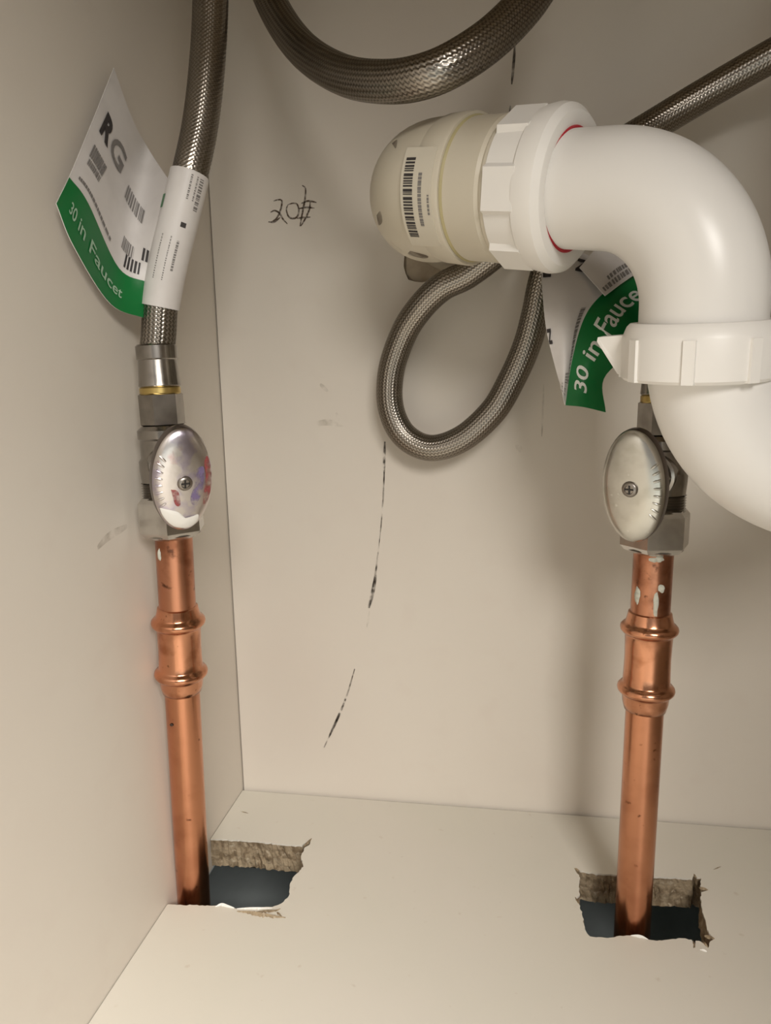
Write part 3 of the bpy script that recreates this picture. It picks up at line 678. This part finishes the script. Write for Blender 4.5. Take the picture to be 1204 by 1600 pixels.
for px in ([(588, 336), (594, 330), (597, 346), (591, 352)], [(596, 362), (606, 360), (608, 374), (600, 376)], [(640, 197), (672, 190), (690, 190), (664, 198)], [(612, 224), (620, 218), (618, 232)], [(640, 392), (668, 400), (662, 404), (638, 398)]):
    decal(elbow_body, px, M_GRIME, 'grime_spot')

# trap arm: slip nut with collar, red washer, bent tube, lower slip nut
TR = 0.0196
arm = thing('trap_elbow', 'white plastic trap elbow bending down from a slip nut with a red washer', 'pipe fitting', tuple(J))
down = nrm(-1.0*UP+0.05*RIGHT+0.28*FWD)
N2 = D(1093, 553, 0.2420)                                 # middle of the lower nut
# corner of the bend: closest approach of the two axes
w0 = J-N2; b_ = AX @ -down; d1 = AX @ w0; e1 = -down @ w0; den = 1-b_*b_
tA = (b_*e1-d1)/den; sB = (e1-b_*d1)/den
corner = N2-down*sB
def lerp(a, b, n): return [a+(b-a)*t for t in np.linspace(0, 1, n)]
aJ, aN = J-AX*0.012, N2-down*0.0046
bp = bend_path(corner, corner-aJ, aN-corner, 0.0385, 0.0, 0.0, 40)[4:-6]
arm_path = np.array(lerp(aJ, bp[0], 12)[:-1]+list(bp)+lerp(bp[-1], aN, 12)[1:])
build('bent_tube', tube(arm_path, TR, 64), M_PVC, arm, 40)
nut = build('slip_nut', lathe(J, AX, [(-0.0205, 0.0258), (-0.0200, 0.0264), (-0.0095, 0.0266), (-0.0085, 0.0276), (-0.0040, 0.0283), (-0.0010, 0.0278), (0.0012, 0.0255), (0.0016, 0.0232), (0.0008, 0.0207), (-0.006, 0.0207)], 72), M_NUT, arm, 30)
toc = nrm(CAM-J); toc = nrm(toc-AX*(toc @ AX)); sdv = np.cross(AX, toc)
def lug(p, ax, ang, t0, t1, r0, r1, half, taper=0.85, tc=None, sd=None):
    V = []
    for t in (t0, t1):
        for r, h in ((r0, half), (r1, half*taper)):
            for s in (-1, 1):
                a = ang+s*h/r; V.append(p+ax*t+(tc*math.cos(a)+sd*math.sin(a))*r)
    return V, [(0, 1, 3, 2), (4, 6, 7, 5), (0, 4, 5, 1), (2, 3, 7, 6), (0, 2, 6, 4), (1, 5, 7, 3)]
for k in range(6):
    build('lug', lug(J, AX, k*math.pi/3-0.02, -0.0198, -0.0078, 0.0258, 0.0282, 0.0088, 0.8, toc, sdv), M_NUT, nut, 0)
build('red_washer', lathe(J, AX, [(-0.004, 0.0197), (0.0008, 0.0208), (0.0014, 0.0204), (0.0016, 0.0194)], 64, cap=False), M_RED, arm, 40)
# lower nut, on the U-bend
ub = thing('trap_bend', 'white plastic U-bend with a winged slip nut at its top, at the right edge', 'pipe fitting', tuple(N2+down*0.012))
low = build('slip_nut', lathe(N2, down, [(-0.0040, 0.0199), (-0.0105, 0.0199), (-0.0105, 0.0222), (-0.0095, 0.0232), (-0.0070, 0.0242), (-0.0060, 0.0246), (0.0066, 0.0246), (0.0076, 0.0238), (0.0076, 0.0200)], 80), M_NUT, ub, 30)
tc2 = nrm(CAM-N2); tc2 = nrm(tc2-down*(tc2 @ down)); sd2 = np.cross(down, tc2); sd2 = sd2 if sd2 @ RIGHT > 0 else -sd2
for k in range(8):
    build('rib', lug(N2, down, math.radians(-52+k*45), -0.0058, 0.0074, 0.0240, 0.0254, 0.0022, 0.8, tc2, sd2), M_NUT, low, 0)
for an in (-98, 82, -8+180):
    a = math.radians(an); rr = tc2*math.cos(a)+sd2*math.sin(a); tt = np.cross(rr, down); V = []
    for s in (-1, 1):
        for (r, t) in ((0.0225, -0.0068), (0.0325, -0.0062), (0.0328, -0.0048), (0.0250, 0.0060), (0.0225, 0.0065)):
            V.append(N2+rr*r+down*t+tt*s*(0.0055 if r < 0.03 else 0.0035))
    build('wing', (V, [(4, 3, 2, 1, 0), (5, 6, 7, 8, 9)]+[(i, (i+1) % 5, (i+1) % 5+5, i+5) for i in range(5)]), M_NUT, low, 20)
# U-bend and the tailpiece up to the sink, mostly out of view on the right
side = nrm(RIGHT-down*(RIGHT @ down)-0.12*FWD); side = nrm(side-down*(side @ down)); RB = 0.0470
s0 = N2-down*0.0020+side*0.0034; P = []
P += [s0+side*RB-side*RB*math.cos(t)+down*RB*math.sin(t) for t in np.linspace(0.06, math.pi, 48)]
P += [s0+side*2*RB-down*q for q in (0.005, 0.012)]
build('u_tube', tube(np.array(P), 0.0201, 64), M_PVC, ub, 40)
E1 = s0+side*2*RB-down*0.0122
tail = ub
upz = np.array([0, 0, 1.0]); top_t = (TOP-0.003-E1[2])/float(-down[2])
build('tail_tube', lathe(E1, -down, [(0.001, 0.0185), (top_t, 0.0185)], 48), M_PVC, tail, 40)
build('slip_nut', lathe(E1, -down, [(0.0, 0.0222), (0.001, 0.0246), (0.014, 0.0246), (0.018, 0.0225), (0.0185, 0.019)], 12), M_NUT, tail, 20)
